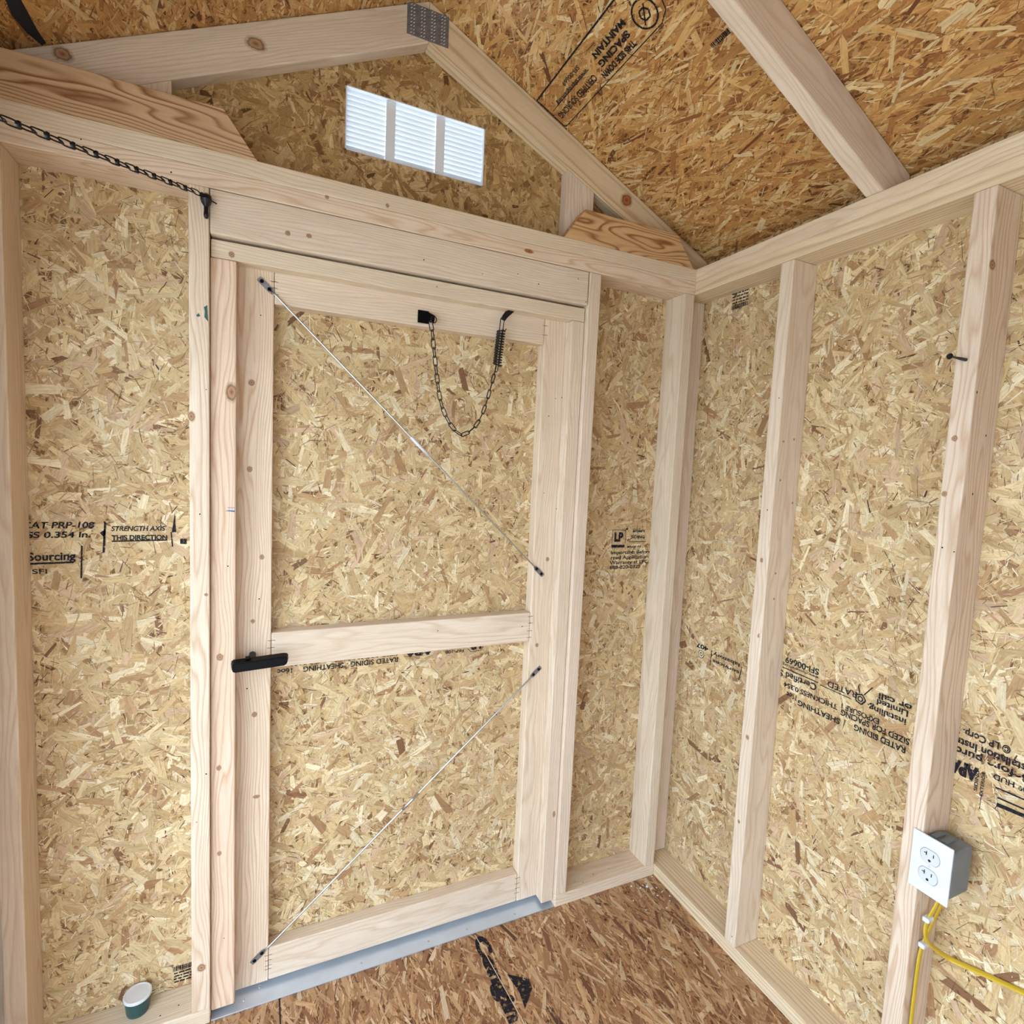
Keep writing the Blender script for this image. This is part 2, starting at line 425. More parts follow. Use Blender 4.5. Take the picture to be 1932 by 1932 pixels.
def text(s, origin, U, V, height, parent, width=None, lift=0.08, mat='ink', bold=0.0, shear=0.0, name='ink_lettering'):
    """letters of cap height 'height' starting at origin, running along U, upright along V"""
    cu = bpy.data.curves.new('txt', 'FONT'); cu.body = s; cu.size = 1.0; cu.offset = bold + .012; cu.shear = shear
    to = bpy.data.objects.new('txt', cu); COL.objects.link(to)
    dg = bpy.context.evaluated_depsgraph_get(); dg.update()
    me = bpy.data.meshes.new_from_object(to.evaluated_get(dg))
    bpy.data.objects.remove(to, do_unlink=True)
    n = len(me.vertices); co = np.empty(n * 3, np.float32); me.vertices.foreach_get('co', co); co = co.reshape(-1, 3)
    k = height / 0.70
    ku = k if width is None else width / max(1e-6, co[:, 0].max())
    U = np.array(U, float); V = np.array(V, float); N = np.cross(U, V)
    X = (co[:, :1] * ku * U + co[:, 1:2] * k * V + lift * N) * IN
    me.vertices.foreach_set('co', X.astype(np.float32).ravel()); me.update()
    me.materials.clear(); me.name = name
    return link(name, me, origin, mat, parent)

# ================================================================ STRUCTURE
H = 78.0
XL, XR = -66.6, 0.0                   # stud faces of the side walls
KL, KR = -51.8, -14.95                # door opening between the king studs
SL = 0.472; XC = -33.3; ZB = 93.65; ZT = 97.5   # roof slope, ridge, rafter underside and top at the ridge
YB = -92.0                            # back wall
zt = lambda x: ZT - SL * abs(x - XC)
zb = lambda x: ZB - SL * abs(x - XC)
ANG = math.atan(SL)

# floor
bm = bmesh.new(); box_bm(bm, (-35, -47, -0.72), (35, 47, 0))
floor = link('floor', bm_to(bm, 'floor'), (XC, (3.9 + YB) / 2, 0), 'osb_floor'); tag(floor, kind='structure')
strands(floor, (XC, 0, 0), (1, 0, 0), (0, 1, 0), (-33.2, 33.2), (-60, 3.4), LAYERS_ROOF, FLOORPAL, 11, 'strand_gloss', align=(math.pi / 2, 0.45))

# exterior ground, unseen, its colour lifted to bounce light up inside
bm = bmesh.new(); bmesh.ops.create_grid(bm, x_segments=8, y_segments=8, size=4000 * IN)
gr = link('ground', bm_to(bm, 'ground'), (XC, -40, -6), 'ground'); tag(gr, kind='structure')

# ---- front wall with the door (gable end)
bm = bmesh.new()
Y0, Y1 = 3.5, 3.94
box_bm(bm, (-70.54, Y0, -4), (KL, Y1, H)); box_bm(bm, (KR, Y0, -4), (3.94, Y1, H)); box_bm(bm, (KL, Y0, 70.6), (KR, Y1, H))
VX0, VX1, VZ0, VZ1 = -40.75, -26.62, 82.6, 88.4
def gable(bm, xa, xb, lo, hi=None):
    pts = []
    xs = [xa] + ([XC] if xa < XC < xb else []) + [xb]
    top = [(x, (hi if hi is not None else zt(x))) for x in xs]
    poly = [(xa, lo), (xb, lo)] + top[::-1]
    f = [bm.verts.new(Vector((a, Y0, b)) * IN) for a, b in poly]; g = [bm.verts.new(Vector((a, Y1, b)) * IN) for a, b in poly]
    bm.faces.new(f); bm.faces.new(g[::-1])
    for i in range(len(f)): bm.faces.new((f[i], g[i], g[(i + 1) % len(f)], f[(i + 1) % len(f)]))
gable(bm, -70.5, VX0, H); gable(bm, VX1, 3.9, H); gable(bm, VX0, VX1, H, VZ0); gable(bm, VX0, VX1, VZ1)
bmesh.ops.recalc_face_normals(bm, faces=bm.faces)
wf = link('wall_front', bm_to(bm, 'wall_front'), (0, 0, 0), 'osb_wall'); tag(wf, kind='structure')
XZ = dict(U=(1, 0, 0), V=(0, 0, 1))
strands(wf, (0, 3.5, 0), **XZ, rng_u=(-65.6, -52.8), rng_v=(1, 75.5), layers=LAYERS_WALL, pal=WALLPAL, seed=21, fine=FINEPAL)
strands(wf, (0, 3.5, 0), **XZ, rng_u=(-14, -1.0), rng_v=(1, 75.5), layers=LAYERS_WALL, pal=WALLPAL, seed=22, fine=FINEPAL)
keepg = lambda u, v: ~((u > VX0 - .02) & (u < VX1 + .02) & (v > VZ0 - .02) & (v < VZ1 + .02)) & (v < zb_arr(u) + 3.6)
zb_arr = lambda u: ZB - SL * np.abs(u - XC)
strands(wf, (0, 3.5, 0), **XZ, rng_u=(-62, -4), rng_v=(77.5, 95), layers=LAYERS_WALL, pal=GABLEPAL, seed=23, fine=GABLEPAL, keep=keepg)

# framing of the front wall
board('stud', (XL, 0, 1.5), (-65.08, 3.5, 75), 2, wf, color=(0.97, 0.93, 0.90, 1))
board('stud', (-53.3, 0, 1.5), (KL, 3.5, 75), 2, wf, 'lumber_bold', color=(1.0, 0.985, 0.96, 1))
board('stud', (KR, 0, 1.5), (KR + 1.5, 3.5, 75), 2, wf)
board('stud', (-1.5, 0, 1.5), (0, 3.5, 75), 2, wf)
board('bottom_plate', (XL, 0, 0), (KL, 3.5, 1.5), 0, wf)
board('bottom_plate', (KR, 0, 0), (0, 3.5, 1.5), 0, wf)
board('top_plate', (XL, 0, 75), (0, 3.5, 76.5), 0, wf, 'lumber_bold', color=(1.0, 0.97, 0.92, 1), bevel=0.08)
board('top_plate', (XL, 0, 76.5), (0, 3.5, 78), 0, wf, bevel=0.08)
board('header', (KL + .05, 0, 71.4), (KR - .12, 1.5, 74.96), 0, wf)
board('header', (KL + .05, 1.5, 71.4), (KR - .12, 3.0, 74.96), 0, wf)
board('door_stop', (KL + .08, 0.5, 69.7), (KR - .1, 2.0, 71.15), 0, wf, bevel=0.08)
board('door_stop', (KL + .02, 0.5, 0.66), (-49.78, 1.95, 69.68), 2, wf, 'lumber_bold', color=(1.0, 0.91, 0.86, 1), seed=9, bevel=0.14)
board('door_stop', (-16.58, 0.5, 0.62), (KR - .04, 1.95, 69.68), 2, wf)

# ---- right wall
bm = bmesh.new()
box_bm(bm, (3.5, YB, -4), (3.94, 3.94, zt(3.7)))
wr = link('wall_right', bm_to(bm, 'wall_right'), (0, 0, 0), 'osb_wall'); tag(wr, kind='structure')
strands(wr, (3.5, 0, 0), (0, -1, 0), (0, 0, 1), (-2.4, 42), (1, 75.5), LAYERS_WALL, WALLPAL, 31, fine=FINEPAL)
board('bottom_plate', (0, YB, 0), (3.5, 3.5, 1.5), 1, wr, 'lumber_line', color=(0.98, 0.93, 0.85, 1))
board('top_plate', (0, YB, 75), (3.5, 3.5, 76.5), 1, wr, 'lumber_line', color=(1.0, 0.965, 0.89, 1), bevel=0.04)
board('top_plate', (0, YB, 76.5), (3.5, 3.5, 78), 1, wr, color=(1.0, 0.965, 0.89, 1), bevel=0.04)
board('stud', (0, 2.0, 1.5), (3.5, 3.5, 75), 2, wr)
board('stud', (0, -13.7, 1.5), (3.5, -12.2, 75), 2, wr)
board('stud', (0, -30.3, 1.5), (3.5, -28.8, 75), 2, wr, 'lumber_bold')
for y in (-46.5, -62.5, -78.5, -91.9): board('stud', (0, y, 1.5), (3.5, y + 1.5, 75), 2, wr)

# ---- left wall with the wide opening the daylight comes through
OY0, OY1, OZ = -76.0, -7.0, 72.0
PY = -27.2                             # post dividing the opening
bm = bmesh.new()
box_bm(bm, (-70.54, OY1, -4), (-70.1, 3.94, zt(-70.3))); box_bm(bm, (-70.54, YB, -4), (-70.1, OY0, zt(-70.3)))
box_bm(bm, (-70.54, OY0, OZ), (-70.1, OY1, zt(-70.3)))
wl = link('wall_left', bm_to(bm, 'wall_left'), (0, 0, 0), 'osb_wall'); tag(wl, kind='structure')
board('bottom_plate', (-70.1, OY1, 0), (XL, 3.5, 1.5), 1, wl)
board('bottom_plate', (-70.1, YB, 0), (XL, OY0, 1.5), 1, wl)
board('top_plate', (-70.1, YB, 75), (XL, 3.5, 76.5), 1, wl); board('top_plate', (-70.1, YB, 76.5), (XL, 3.5, 78), 1, wl)
board('header', (-70.1, OY0, 71.5), (XL, OY1, 75), 1, wl)
board('stud', (-70.1, PY, 0), (XL, PY + 1.5, 71.5), 2, wl)
for y in (2.0, OY1, OY0 - 1.5): board('stud', (-70.1, y, 1.5), (XL, y + 1.5, 75), 2, wl)

strands(wl, (-70.1, 0, 0), (0, 1, 0), (0, 0, 1), (-6.8, 3.4), (1, 75.5), LAYERS_WALL, WALLPAL, 61, fine=FINEPAL)
# ---- back wall, with an unseen opening added to lift light on the door wall
bm = bmesh.new()
Y0, Y1 = YB - 0.44, YB
box_bm(bm, (-70.54, Y0, -4), (-62, Y1, H)); box_bm(bm, (-12, Y0, -4), (3.94, Y1, H)); box_bm(bm, (-34, Y0, -4), (-12, Y1, H)); box_bm(bm, (-62, Y0, 72), (-34, Y1, H))
gable(bm, -70.5, 3.9, H); bmesh.ops.recalc_face_normals(bm, faces=bm.faces)
wb = link('wall_back', bm_to(bm, 'wall_back'), (0, 0, 0), 'osb_wall'); tag(wb, kind='structure')
for x in (-66.6, -63.5, -34, -18, -1.5): board('stud', (x, YB, 1.5), (x + 1.5, YB + 3.5, 75), 2, wb)
board('header', (-62, YB, 71.5), (-34, YB + 3.5, 75), 0, wb); board('top_plate', (XL, YB, 75), (0, YB + 3.5, 76.5), 0, wb)

# ---- roof seen from below
bm = bmesh.new()
for s in (-1, 1):
    xe = XC + s * 41
    p = [(XC, YB - 4, ZT), (XC, 8, ZT), (xe, 8, zt(xe)), (xe, YB - 4, zt(xe))]
    a = [bm.verts.new(Vector(q) * IN) for q in p]; b = [bm.verts.new((Vector(q) + Vector((0, 0, .5))) * IN) for q in p]
    bm.faces.new(a); bm.faces.new(b)
    for i in range(4): bm.faces.new((a[i], b[i], b[(i + 1) % 4], a[(i + 1) % 4]))
bmesh.ops.recalc_face_normals(bm, faces=bm.faces)
cl = link('ceiling', bm_to(bm, 'ceiling'), (0, 0, 0), 'osb_roof'); tag(cl, kind='structure')
ca, sa = math.cos(ANG), math.sin(ANG)
DR = (ca, 0, -sa); DL = (-ca, 0, -sa)          # down-slope directions
# V x ... : U = y, V = down slope gives a normal facing down
strands(cl, (XC, 0, ZT), (0, 1, 0), DR, (-42, 3.5), (0.2, 41.2), LAYERS_ROOF, ROOFPAL, 41, 'strand_gloss', align=(0.0, 0.5))
strands(cl, (XC, 0, ZT), (0, -1, 0), DL, (-3.5, 42), (0.2, 41), LAYERS_ROOF, ROOFPAL, 42, 'strand_gloss', align=(0.0, 0.5))

# ================================================================ ROOF TRUSSES
def rafter_poly(s, xin=XC):
    xe = XC + s * 36.7                         # tail over the outer edge of the plate
    xh = XC + s * (ZB - H) / SL                # underside meets the plate
    e = 0.0
    return [(xin, zb(xin)), (xh, H + 0.02), (xe, H + 0.02), (xe, zt(xe) - 0.06), (xin, zt(xin) - 0.06)]
def truss(y, label):
    t = empty('roof_truss', (XC, y + .75, H), label, 'roof truss')
    for s in (-1, 1):
        prism('rafter', rafter_poly(s), y, y + 1.5, 'xz', t, 'lumber_line' if (s > 0 and y > 0) else 'lumber', 0.11, axis=0, slope=-s * ANG if s > 0 else ANG,
              color=(1.0, 0.93, 0.82, 1) if (s > 0 and y > 0) else None)
    return t
gt = truss(2.0, 'gable roof truss with metal peak plate standing on the door wall')
for s, x0 in ((-1, -52.8), (1, -17.3)):
    if s > 0: poly = [(x0, H), (x0 + 3.5, H), (x0 + 3.5, zb(x0 + 3.5)), (x0, zb(x0))]
    else: poly = [(-58.15, H), (-54.65, H), (-54.65, zb(-54.65)), (-58.15, zb(-58.15))]
    prism('upright', poly, 2.0, 3.5, 'xz', gt, 'lumber', 0.08, axis=2)
tag(prism('heel_block', [(-66.5, H), (-48.2, H), (-50.75, 81.45), (-66.5, 81.45)], 0.02, 1.5, 'xz', gt, 'pine', 0.06, axis=0, color=(0.92, 0.90, 0.93, 1), seed=5))
tag(prism('heel_block', [(-18.4, H), (-0.5, H), (-3.2, 81.4), (-15.95, 81.4)], 0.02, 1.5, 'xz', gt, 'pine', 0.06, axis=0, color=(1.0, 0.92, 0.80, 1), seed=12))
bm = bmesh.new(); box_bm(bm, (-2.05, -.03, -1.42), (2.05, .03, 1.42))
mp = link('connector_plate', bm_to(bm, 'connector_plate'), (-33.42, 1.965, 95.2), 'galv', gt); mp['label'] = 'grey toothed metal connector plate'
bm = bmesh.new()
for i in range(4):
    for j in range(9):
        x = -1.5 + i * 1.0; z = -1.25 + j * 0.31
        for dx in (-.16, .1):
            tube_bm(bm, [(x + dx - .07, -.05, z - .05), (x + dx + .08, -.06, z + .06)], .036, 4)
link('plate_teeth', bm_to(bm, 'plate_teeth'), (-33.42, 1.965, 95.2), 'offwhite', mp)
truss(-22.0, 'bare roof truss spanning the side walls above the second bay')
truss(-46.0, 'third roof truss counted from the door wall')
truss(-70.0, 'fourth roof truss counted from the door wall')

# ================================================================ GABLE VENT
gv = empty('gable_vent', (-33.68, 3.7, VZ0), 'white louvred plastic vent glowing in the gable board', 'vent')
bm = bmesh.new()
for a, b in (((VX0 + .02, 3.45, VZ0 + .02), (VX0 + .12, 4.3, VZ1 - .02)), ((VX1 - .12, 3.45, VZ0 + .02), (VX1 - .02, 4.3, VZ1 - .02)),
             ((VX0 + .02, 3.45, VZ0 + .02), (VX1 - .02, 4.3, VZ0 + .1)), ((VX0 + .02, 3.45, VZ1 - .1), (VX1 - .02, 4.3, VZ1 - .02))):
    c = Vector((-33.68, 3.7, 85.5)); box_bm(bm, Vector(a) - c, Vector(b) - c)
link('frame', bm_to(bm, 'frame'), (-33.68, 3.7, 85.5), 'vent', gv)
for x in (-36.4, -31.35):
    bm = bmesh.new(); box_bm(bm, (-.46, -.12, -2.8), (.46, .12, 2.8), .03)
    link('divider', bm_to(bm, 'divider'), (x, 3.85, 85.5), 'vent_divider', gv)
nsl = 12; cols = [(-40.6, -36.86), (-35.94, -31.81), (-30.89, -26.76)]
for xa, xb in cols:
    slm = None
    for k in range(nsl):
        z = VZ0 + .2 + k * (VZ1 - VZ0 - .25) / nsl
        if slm is None:
            bm = bmesh.new(); hw = (xb - xa) / 2
            pr = [(-.10, .42), (-.06, .44), (.14, .22), (.30, -.02), (.26, -.04), (.10, .18)]
            A = [bm.verts.new(Vector((-hw, a, b)) * IN) for a, b in pr]; B = [bm.verts.new(Vector((hw, a, b)) * IN) for a, b in pr]
            bm.faces.new(A); bm.faces.new(B[::-1])
            for i in range(6): bm.faces.new((A[i], B[i], B[(i + 1) % 6], A[(i + 1) % 6]))
            bmesh.ops.recalc_face_normals(bm, faces=bm.faces); slm = bm_to(bm, 'slat')
        link('slat', slm, ((xa + xb) / 2, 3.98, z), 'vent', gv)

# ================================================================ DOOR
bm = bmesh.new(); box_bm(bm, (-18.75, 0.02, -35), (18.0, .44, 35))
dr = link('door_1', bm_to(bm, 'door_1'), (-33.0, 3.5, 35.4), 'osb_wall'); tag(dr, kind='structure')
strands(dr, (0, 3.5, 0), **XZ, rng_u=(-47.6, -18.4), rng_v=(36.0, 67.6), layers=LAYERS_WALL, pal=WALLPAL, seed=51, fine=FINEPAL)
strands(dr, (0, 3.5, 0), **XZ, rng_u=(-47.6, -18.4), rng_v=(3.5, 33.6), layers=LAYERS_WALL, pal=WALLPAL, seed=52, fine=FINEPAL)
board('stile', (-50.3, 2.0, 0.55), (-46.8, 3.5, 70.45), 2, dr, 'lumber_bold', color=(0.97, 0.93, 0.88, 1))
board('stile', (-19.2, 2.0, 0.55), (-15.7, 3.5, 70.45), 2, dr)
board('rail', (-46.78, 2.0, 66.95), (-19.22, 3.5, 70.45), 0, dr)
board('rail', (-46.78, 2.0, 33.0), (-19.22, 3.5, 36.45), 0, dr, 'lumber', color=(0.98, 0.96, 0.95, 1))
board('rail', (-46.78, 2.0, 0.6), (-19.22, 3.5, 4.1), 0, dr)
# corrugated fasteners driven across the joints
fm = None
for x, zs in ((-46.8, (70.2, 68.9, 68.35, 67.8, 35.7, 35.0, 3.3, 2.75, 2.2, 1.8)), (-19.2, (69.0, 68.0, 36.0, 35.2, 34.3, 33.5, 3.6, 2.9, 2.3, 1.7))):
    for z in zs:
        if fm is None:
            bm = bmesh.new(); tube_bm(bm, [(-.32, 0, .01), (-.1, 0, -.02), (.12, 0, .02), (.34, 0, -.01)], .022, 4); fm = bm_to(bm, 'fastener')
        link('fastener', fm, (x + RNG.uniform(-.06, .06), 1.995, z), 'hole', dr)
# diagonal tension rods
def rod(a, b, sleeve, slen, slmat):
    a = Vector(a); b = Vector(b); d = (b - a).normalized(); up = Vector((0, -1, 0))
    r = tube('tension_rod', [a + d * 1.3 + Vector((0, -.02, 0)), a + d * 2.0 + Vector((0, -.14, 0)), a.lerp(b, .5) + Vector((0, -.16, 0)), b - d * 2.0 + Vector((0, -.14, 0)), b - d * 1.3 + Vector((0, -.02, 0))], .095, 'metal', dr)
    side = d.cross(up)
    for p, dd in ((a, d), (b, -d)):
        c = p + dd * .75
        bm = bmesh.new()
        prof = [(-.80, -.20), (-.70, -.24), (.55, -.24), (.85, -.1), (.85, .1), (.55, .24), (-.70, .24), (-.80, .20)]
        A = [bm.verts.new((dd * u + side * v + up * 0.0) * IN) for u, v in prof]; B = [bm.verts.new((dd * u + side * v + up * .09) * IN) for u, v in prof]
        bm.faces.new(A); bm.faces.new(B[::-1])
        for i in range(8): bm.faces.new((A[i], B[i], B[(i + 1) % 8], A[(i + 1) % 8]))
        bmesh.ops.recalc_face_normals(bm, faces=bm.faces)
        link('end_tab', bm_to(bm, 'end_tab'), c, 'galv', r)
        for q in (-.45, .42):
            lathe('screw', [(.17, 0), (.17, .05), (.10, .12)], c + dd * q + up * .08, up, 'black', r, 12)
    m = a.lerp(b, sleeve) + Vector((0, -.16, 0))
    tube('turnbuckle', [m - d * slen / 2, m + d * slen / 2], .17, slmat, r, 8)
rod((-48.05, 1.99, 68.95), (-17.9, 1.99, 40.8), .50, 2.6, 'white')
rod((-48.3, 1.99, 3.05), (-17.6, 1.99, 29.75), .505, 2.3, 'metal')
# inside latch handle
bm = bmesh.new()
prof = [(-2.3, -.42), (-2.42, -.2), (-2.42, .38), (-2.3, .62), (2.05, .62), (2.4, .5), (2.4, -.1), (2.15, -.42)]
A = [bm.verts.new(Vector((u, .35, v)) * IN) for u, v in prof]
B = [bm.verts.new(Vector((u * .95, -.45, v * .82 - .05)) * IN) for u, v in prof]
bm.faces.new(A); bm.faces.new(B[::-1])
for i in range(8): bm.faces.new((A[i], B[i], B[(i + 1) % 8], A[(i + 1) % 8]))
bmesh.ops.recalc_face_normals(bm, faces=bm.faces)
bmesh.ops.bevel(bm, geom=list(bm.edges), offset=.07 * IN, segments=2, affect='EDGES')
lt = link('latch_handle', bm_to(bm, 'latch_handle'), (-47.72, 0.05, 34.25), 'black', dr); lt.rotation_euler = (0, math.radians(-3), 0)
lt['label'] = 'black bar latch handle'
link('spindle', bm_to(tube_bm(bmesh.new(), [(0, 0, 0), (0, 1.75, 0)], .30, 10), 'spindle'), (-48.4, .3, 34.55), 'black', lt)
link('set_screw', bm_to(box_bm(bmesh.new(), (-.22, -.2, 0), (.22, .2, .22), .05), 'set_screw'), (-48.72, .15, 34.82), 'black', lt)

# ================================================================ THRESHOLD
bm = bmesh.new()
box_bm(bm, (-18.35, -.0, 0), (18.35, 4.4, .10), .03); box_bm(bm, (-18.35, -.06, 0), (18.35, .06, .13), .02)
th = link('trim_1', bm_to(bm, 'trim_1'), (-33.38, 0.12, 0.06), 'alu'); tag(th, kind='structure')
for x, y in ((-49.0, 1.1), (-47.6, 2.0), (-37.8, .95), (-26.0, .8), (-20.0, .75), (-30.5, .9)):
    lathe('screw', [(.14, 0), (.14, .04), (.07, .08)], (x, y, .16), (0, 0, 1), 'metal', th, 12)

# ================================================================ CHAINS
def link_mesh(L, W, r):
    bm = bmesh.new(); pts = []; n = 6
    for k in range(n + 1):
        t = -math.pi / 2 + math.pi * k / n; pts.append((W / 2 * math.sin(t), 0, L / 2 - W / 2 + W / 2 * math.cos(t)))
    for k in range(n + 1):
        t = math.pi / 2 + math.pi * k / n; pts.append((W / 2 * math.sin(t), 0, -L / 2 + W / 2 + W / 2 * math.cos(t)))
    tube_bm(bm, pts, r, 6, True); bmesh.ops.recalc_face_normals(bm, faces=bm.faces)
    return bm_to(bm, 'link', True)
def chain_links(parent, path, pitch, me, roll0=20, alt=58):
    path = [Vector(p) for p in path]; seg = [0]
    for a, b in zip(path, path[1:]): seg.append(seg[-1] + (b - a).length)
    def at(s):
        s = max(0, min(seg[-1], s))
        for i in range(len(path) - 1):
            if s <= seg[i + 1]: return path[i].lerp(path[i + 1], (s - seg[i]) / max(1e-9, seg[i + 1] - seg[i]))
        return path[-1]
    n = int(seg[-1] / pitch); pl = wloc(parent)
    for k in range(n):
        s = (k + .5) * pitch; d = (at(s + .3) - at(s - .3)).normalized()
        x = d.cross(Vector((0, 1, 0))).normalized() if abs(d.y) < .95 else Vector((1, 0, 0)); y = d.cross(x)
        R = Matrix((x, y, d)).transposed() @ Matrix.Rotation(math.radians(roll0 + (alt if k % 2 else 0)), 3, 'Z')
        o = link('link', me, at(s), 'iron', parent); o.rotation_mode = 'QUATERNION'; o.rotation_quaternion = R.to_quaternion()
lm = link_mesh(1.02, .36, .055)
# chain with a spring on the door
dc = empty('spring_chain', (-33.2, 1.9, 66.9), 'slack black chain with a coil spring hanging on the door top rail', 'chain')
cp = chaikin([(-32.44, 1.35, 67.35), (-32.25, 1.35, 66.60), (-32.11, 1.35, 65.68), (-31.95, 1.35, 64.44), (-31.66, 1.35, 62.58), (-31.31, 1.35, 60.38), (-30.86, 1.35, 58.81), (-30.00, 1.35, 57.30), (-28.86, 1.35, 56.23), (-27.93, 1.35, 56.62), (-26.96, 1.35, 57.58), (-26.25, 1.35, 59.19), (-25.78, 1.35, 60.90), (-25.37, 1.35, 62.61), (-25.12, 1.35, 63.75)], 2)
chain_links(dc, cp, .86, lm, 15)
st, sb = Vector((-24.86, 1.00, 67.46)), Vector((-25.09, 1.15, 63.94))
ax = (sb - st).normalized(); e1 = ax.cross(Vector((0, 1, 0))).normalized(); e2 = ax.cross(e1)
turns, Ls = 15, (sb - st).length
turns = 13
hp = [st + ax * (Ls * t / (turns * 12)) + (e1 * math.cos(2 * math.pi * t / 12) + e2 * math.sin(2 * math.pi * t / 12)) * .42 for t in range(turns * 12 + 1)]
tube('coil_spring', hp, .08, 'iron', dc, 6)
for k, (off, top) in enumerate(((.16, True), (.16, False))):
    p0 = st - ax * 1.35 if top else sb + ax * .75
    p1 = sb if top else st
    fw = e1 if top else (e1 * .3 + e2 * .95)
    q = [p1 + fw * .2, p0 + fw * .2 + (p1 - p0).normalized() * .15, p0 + fw * .1, p0 - fw * .1, p0 - fw * .2 + (p1 - p0).normalized() * .15, p1 - fw * .2]
    tube('draw_bar', q, .05, 'iron', dc, 6)
    e = p1 + ax * (.12 if top else -.12)
    tube('bar_hook', [e + fw * .2, e + e1 * .45 + ax * .05, e + e1 * .55 - ax * .2], .05, 'iron', dc, 6)
# curved strap to the stop above
hs = [Vector(p) for p in ((-24.70, 1.00, 68.57), (-24.56, 0.95, 68.91), (-24.25, 1.00, 69.30), (-23.85, 1.10, 69.57), (-23.32, 1.20, 69.84))]
bm = bmesh.new(); c = hs[2]; prev = None
for k, p in enumerate(hs):
    d = (hs[min(k + 1, 4)] - hs[max(k - 1, 0)]).normalized(); sd = d.cross(Vector((0, 1, 0))).normalized()
    wd = (.22, .27, .30, .24, .06)[k]
    r = [bm.verts.new((p - c + sd * a + Vector((0, b, 0))) * IN) for a, b in ((-wd, -.05), (wd, -.05), (wd, .05), (-wd, .05))]
    if prev:
        for i in range(4): bm.faces.new((prev[i], prev[(i + 1) % 4], r[(i + 1) % 4], r[i]))
    else: bm.faces.new(r)
    prev = r
bm.faces.new(prev); bmesh.ops.recalc_face_normals(bm, faces=bm.faces)
link('hook_strap', bm_to(bm, 'hook_strap'), c, 'iron', dc)
# bracket on the rail
bm = bmesh.new()
box_bm(bm, (-.62, -.06, -.62), (.5, .06, .62), .03)
A = [bm.verts.new(Vector(p) * IN) for p in ((.42, -.06, .55), (.42, -.06, -.45), (.78, -.75, -.62), (.86, -.8, .1))]
B = [bm.verts.new(Vector(p) * IN) for p in ((.50, .04, .55), (.50, .04, -.45), (.88, -.70, -.62), (.95, -.75, .1))]
bm.faces.new(A); bm.faces.new(B[::-1])
for i in range(4): bm.faces.new((A[i], B[i], B[(i + 1) % 4], A[(i + 1) % 4]))
bmesh.ops.recalc_face_normals(bm, faces=bm.faces)
link('bracket', bm_to(bm, 'bracket'), (-32.98, 1.88, 67.85), 'black', dc)
tube('eye', [Vector((-32.15, 1.25, 67.55)) + Vector((.28 * math.cos(t), -.1, .34 * math.sin(t))) for t in [2 * math.pi * k / 14 for k in range(14)]], .05, 'iron', dc, 6, True)

# taut chain from the king stud across to the left wall
K0 = Vector((-52.45, -.55, 74.15)); E0 = Vector((-60.17, -15.00, 70.12)); D0 = (E0 - K0).normalized()
lc = empty('taut_chain', (-52.2, 0, 73.2), 'taut black double loop chain strung from the stud beside the door to the left wall', 'chain')
Kend = K0 + D0 * 29.5
path = [K0 + D0 * (29.5 * t / 20) + Vector((0, 0, -.02 * math.sin(math.pi * t / 20))) for t in range(21)]
chain_links(lc, path, .88, link_mesh(1.06, .52, .05), 8, 18)
for k in range(2, 33, 2):
    if k * .88 > 29: break
    p = path[0].lerp(path[-1], k * .88 / 29.5) 
    tube('link_knot', [p - Vector((0, .05, .16)), p + Vector((0, .05, .16))], .13, 'iron', lc, 6)
tube('wall_eye', [Kend + Vector((-.2 + .35 * math.cos(t), 0, .35 * math.sin(t))) for t in [2 * math.pi * k / 12 for k in range(12)]] , .06, 'iron', lc, 6, True)
tube('clamp', [K0 - D0 * .1, K0 + Vector((.25, .1, -.08)), K0 + Vector((.62, .2, -.22))], [.17, .23, .2], 'iron', lc, 8)
lathe('hook_body', [(.02, .0), (.14, .05), (.20, .3), (.17, .7), (.18, .95), (.34, 1.2), (.44, 1.5), (.38, 1.8), (.15, 1.98), (.02, 2.0)], (-51.98, -.45, 72.3), (0.0, 0, 1), 'iron', lc, 16)
tube('hook_pin', [(-51.7, -.3, 73.9), (-51.25, -.05, 73.8)], .05, 'iron', lc, 6)

